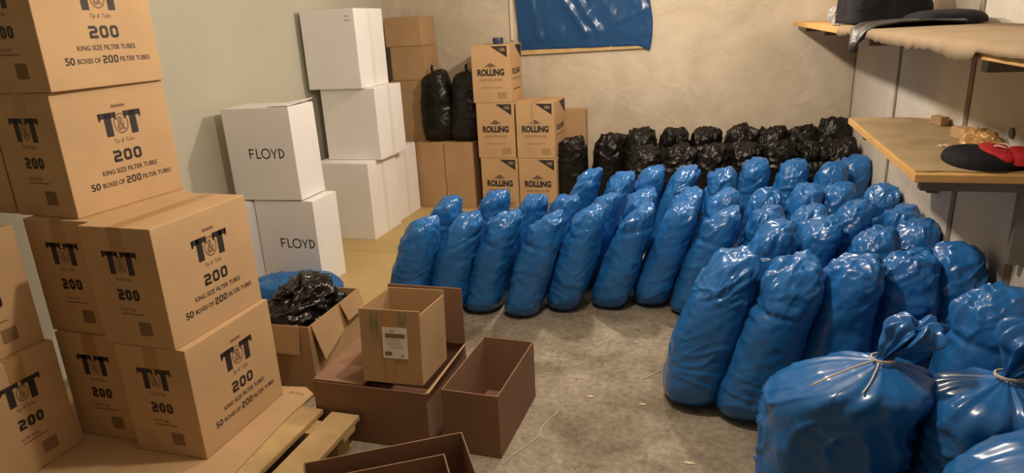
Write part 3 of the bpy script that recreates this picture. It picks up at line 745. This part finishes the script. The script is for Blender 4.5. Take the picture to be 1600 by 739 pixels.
# ------------------------------------------------------------------ blue sheet over the window
bm = bmesh.new(); NX, NZ_ = 90, 60; grid = []
x0, x1, z0, z1 = -1.80, -.59, 1.365, 2.35
for i in range(NX + 1):
    col = []
    for j in range(NZ_ + 1):
        u, v = i / NX, j / NZ_; x = x0 + (x1 - x0) * u; z = z0 + (z1 - z0) * v
        if v < .12: z += .035 * sm(.90, 1, u) * -1
        x += .02 * math.sin(v * 9) * sm(.8, 1, u) + .05 * (1 - v) * sm(.2, 0, u)
        dd = 0
        for (cu, cv, du, dv_, w_, am) in ((.20, .75, .34, -.62, .030, .022), (.30, .75, .34, -.62, .022, .018), (.80, .75, -.26, -.50, .035, .014), (.1, .6, .1, -.5, .03, .01), (.75, .2, .2, .1, .02, .008)):
            L2 = du * du + dv_ * dv_; t_ = max(0, min(1, ((u - cu) * du + (v - cv) * dv_) / L2)); dx, dy = u - cu - t_ * du, (v - cv - t_ * dv_) * .8
            dd += am * math.exp(-(dx * dx + dy * dy) / w_ ** 2)
        dd += .010 * noise.noise(Vector((x * 5, 3, z * 5))) + .004 * noise.noise(Vector((x * 20, 8, z * 14)))
        col.append(bm.verts.new((x, YB - .035 - dd, z)))
    grid.append(col)
for i in range(NX):
    for j in range(NZ_): bm.faces.new((grid[i][j], grid[i + 1][j], grid[i + 1][j + 1], grid[i][j + 1]))
bmesh.ops.solidify(bm, geom=bm.faces[:], thickness=.002)
tp = empty('blue_sheet', (0, 0, 0)); tag(tp, 'blue plastic sheet hung on the back wall over a wooden batten', 'plastic sheet')
s_ = from_bm('sheet', bm, mat('blue_sheet', (.035, .135, .36), .22, .5, (6, .12, 'crumple')), tp, True)
slab('batten', [(-1.76, YB - .03, 1.322), (-.63, YB - .03, 1.342), (-.63, YB - .03, 1.385), (-1.76, YB - .03, 1.365)], .026, WOOD, tp, nrm=(0, 1, 0))
box_obj('side_strip', (-1.835, YB - .02, 1.45), (-1.805, YB - .002, 2.35), mat('pale_strip', (.62, .56, .44), .7), tp)

# ------------------------------------------------------------------ shelves on the right wall
t = empty('wall_shelf', (0, 0, 0)); tag(t, 'lower wooden shelf on the right wall covered with brown card', 'shelf')
LZ = 1.05
box_obj('shelf_board', (.645, 2.53, LZ - .032), (XR - .002, 3.87, LZ - .004), SHELFW, t, .003)
bm = bmesh.new(); vs_ = []
for i in range(41):
    yy = 2.575 + .01 * math.sin(i) * .5 + 0; 
n_ = 36; A = []; B = []
for i in range(n_ + 1):
    x = .655 + (XR - .006 - .655) * i / n_; e = 2.572 + .012 * noise.noise(Vector((x * 14, 1, 1))) - .01 * i / n_
    A.append((x, e))
pts = A + [(XR - .006, 3.72), (.93, 3.85), (.655, 3.86)]
lo_ = [bm.verts.new((a, b_, LZ - .0035)) for a, b_ in pts]; hi_ = [bm.verts.new((a, b_, LZ + .001)) for a, b_ in pts]
bm.faces.new(lo_[::-1]); bm.faces.new(hi_); k = len(pts)
for i in range(k): bm.faces.new((lo_[i], lo_[(i + 1) % k], hi_[(i + 1) % k], hi_[i]))
from_bm('card_cover', bm, SHELFT, t)
for yy in (2.60, 3.62):
    bm = bmesh.new(); add_box(bm, (.68, yy - .02, LZ - .072), (XR - .002, yy + .02, LZ - .0325)); add_box(bm, (XR - .05, yy - .015, LZ - .33), (XR - .002, yy + .015, LZ - .072))
    from_bm('bracket', bm, STEEL, t)
t = empty('wall_shelf', (0, 0, 0)); tag(t, 'upper long wooden shelf near the top right of the picture', 'shelf')
UZ = 1.505
box_obj('shelf_board', (.54, 1.30, UZ - .03), (XR - .002, 6.05, UZ - .001), SHELFW, t, .003)
for yy in (1.9, 3.3, 4.7, 5.7):
    bm = bmesh.new(); add_box(bm, (.60, yy - .02, UZ - .07), (XR - .002, yy + .02, UZ - .0305)); from_bm('bracket', bm, STEEL, t)
bm = bmesh.new(); rows = []
NYs = 120
for i in range(NYs + 1):
    y = 1.32 + (3.70 - 1.32) * i / NYs; ed = .012 + .022 * noise.noise(Vector((y * 4, 2, 0))) + .010 * noise.noise(Vector((y * 17, 5, 0)))
    ed = max(.010, ed + .014) * (1 if y > 1.75 else .35)
    wv = .006 * noise.noise(Vector((y * 5, 0, 3))) + .004
    rows.append([bm.verts.new((XR - .006, y, UZ + .003)), bm.verts.new((.80, y, UZ + .004 + max(0, wv))), bm.verts.new((.545, y, UZ + .004 + max(0, wv) * .5)),
                 bm.verts.new((.533, y, UZ - .002)), bm.verts.new((.531 - .3 * abs(wv), y, UZ - .005 - ed))])
for a, b_ in zip(rows, rows[1:]):
    for k in range(4): bm.faces.new((a[k], a[k + 1], b_[k + 1], b_[k]))
bmesh.ops.recalc_face_normals(bm, faces=bm.faces); bmesh.ops.solidify(bm, geom=bm.faces[:], thickness=-.003)
from_bm('card_cover', bm, mat('cover_card_pale', (.30, .225, .145), .85, .2, (14, .25, 'noise'), .1, 6), t, True)
# things on the upper shelf
o = pile('folded_garment', .17, .34, .22, 21, NAVY, amp=.012, freq=8, q=5, flat=.35, sharp=.4); o.location = (.735, 3.86, UZ + .012)
tag(o, 'dark folded garment heaped on the upper shelf', 'garment')
o = pile('garment_sleeve', .13, .22, .05, 22, NAVY, amp=.006, freq=8, q=3.4, flat=.4, sharp=.3); o.location = (.86, 3.28, UZ + .012)
tag(o, 'flat black rolled garment lying on the upper shelf beside the heap', 'garment')
bm = bmesh.new(); rows = []
path = [(.86, .025), (.74, .030), (.64, .028), (.56, .022), (.528, .008), (.518, -.02), (.512, -.05), (.510, -.08)]
for i in range(25):
    v = i / 24; row = []
    for j, (px_, pz) in enumerate(path):
        hang = max(0, j - 3) / 4; c_ = .5 + (v - .5) * (1 - .75 * hang ** 1.3)
        y = 2.90 + .42 * c_ + .06 * (1 - hang) ; z = pz + .006 * math.sin(v * 14 + j) - (.0 if j < 4 else 0)
        row.append(bm.verts.new((px_ - .012 * math.sin(v * 9 + 1) * hang, y, UZ + z)))
    rows.append(row)
for a, b_ in zip(rows, rows[1:]):
    for k in range(len(path) - 1): bm.faces.new((a[k], a[k + 1], b_[k + 1], b_[k]))
bmesh.ops.recalc_face_normals(bm, faces=bm.faces); bmesh.ops.solidify(bm, geom=bm.faces[:], thickness=.006)
o = from_bm('leather_cloth', bm, LEATHER, None, True)
tag(o, 'black leather-like cloth drooping over the front edge of the upper shelf', 'cloth')
o = pile('clear_plastic_bag', .06, .10, .10, 25, CLEARP, amp=.02, freq=14); o.location = (.63, 4.17, UZ + .001)
tag(o, 'crumpled clear plastic bag on the upper shelf left of the dark garment', 'plastic bag')
# things on the lower shelf
g = empty('folded_garment', (.93, 2.72, LZ + .0015)); tag(g, 'navy and red folded garment with a pink drawstring on the lower shelf', 'garment')
o = pile('navy_cloth', .115, .16, .05, 31, NAVY, g, amp=.006, freq=9, q=2.3, sharp=.3); o.location = (-.035, .0, 0)
o = pile('red_cloth', .045, .13, .035, 32, RED, g, amp=.006, freq=9, q=2.2, sharp=.3); o.location = (.0, -.01, .024)
o = pile('red_cloth', .045, .07, .05, 33, RED, g, amp=.006, freq=9, q=2.2, sharp=.3); o.location = (.045, -.09, .018)
pts = [(.005 + .020 * math.cos(a) , -.045 + .034 * math.sin(a) , .066 + .004 * math.sin(2 * a)) for a in [2 * PI * k / 26 for k in range(27)]]
tube('drawstring', pts, .0032, PINK, g, 6)
o = pile('amber_film_scrap', .045, .13, .055, 35, AMBER, amp=.014, freq=22); o.location = (.975, 3.00, LZ + .0015)
tag(o, 'crumpled amber tape and film behind the red garment on the lower shelf', 'plastic scrap')
o = box_obj('cardboard_scrap', (-.03, -.05, 0), (.03, .05, .045), CARD, bevel=.003); o.location = (.985, 3.22, LZ + .0015); o.rotation_euler = (0, 0, .3)
tag(o, 'small tan cardboard piece against the wall, beside the amber film', 'cardboard')
o = box_obj('cardboard_scrap', (-.02, -.04, 0), (.02, .04, .04), CARD, bevel=.003); o.location = (.99, 3.60, LZ + .0015); o.rotation_euler = (0, 0, .3)
tag(o, 'small tan cardboard piece against the wall at the far end of the lower shelf', 'cardboard')
for i, (x, y, s_, lab) in enumerate(((1483, 243, .014, 'pale crumpled paper scrap at the tip of the navy garment'), (1478, 229, .008, 'thin white scrap lying flat on the lower shelf'),
                                     (1470, 230, .007, 'small pale crumb left of the thin white scrap'), (1502, 231, .006, 'tiny white crumb between the scraps and the garment'))):
    P = at_z(x, y, LZ); o = pile('paper_scrap', s_ * (1 if i != 1 else 1.6), s_ * 1.3, s_ * (1 if i != 1 else .4), 40 + i, SCRAP, amp=.003, freq=60, NA=24, NR=12); o.location = (P.x, P.y, LZ + .0012)
    tag(o, lab, 'scrap')
# flat grey plate standing for a dark round hole in the right wall panel
bm = bmesh.new(); bmesh.ops.create_cone(bm, segments=28, radius1=.02, radius2=.02, depth=.008, cap_ends=True)
bmesh.ops.rotate(bm, verts=bm.verts, matrix=Matrix.Rotation(PI / 2, 3, 'Y'))
P = ray(1583, 208); tt_ = XR / P[0]
o = from_bm('hole_disc', bm, STEEL, None, False, .001); o.location = (XR - .0045, P[1] * tt_, EYE + P[2] * tt_)
tag(o, 'small round grey cap standing for a hole in the right wall above the lower shelf', 'disc')

# ------------------------------------------------------------------ litter on the floor
def floor_line(name, pix, r, m, label, cat):
    o = tube(name, [tuple(at_z(x, y, r + .0005)) for x, y in pix], r, m, None, 6); return tag(o, label, cat)
floor_line('straw', [(1004, 593), (1022, 584), (1040, 575)], .0022, SCRAP, 'thin pale straw on the concrete near the front blue sacks', 'straw')
floor_line('loose_string', [(786, 726), (800, 712), (822, 697), (842, 682), (846, 668), (858, 655), (866, 649), (874, 641)], .002, STRING, 'thin string trailing over the concrete beside the lone open box', 'string')
for x, y, s_, lab in ((1004, 632, .010, 'pale sliver on the concrete in the middle of the open floor'), (1077, 724, .013, 'yellowish chip on the concrete near the front string-tied sack'),
                      (922, 620, .010, 'grey-white flake on the concrete between boxes and sacks')):
    P = at_z(x, y, 0); o = pile('paper_scrap', s_ * 1.5, s_ * .6, s_ * .3, int(x), SCRAP, amp=.002, freq=60, NA=24, NR=12); o.location = (P.x, P.y, .0006); tag(o, lab, 'scrap')
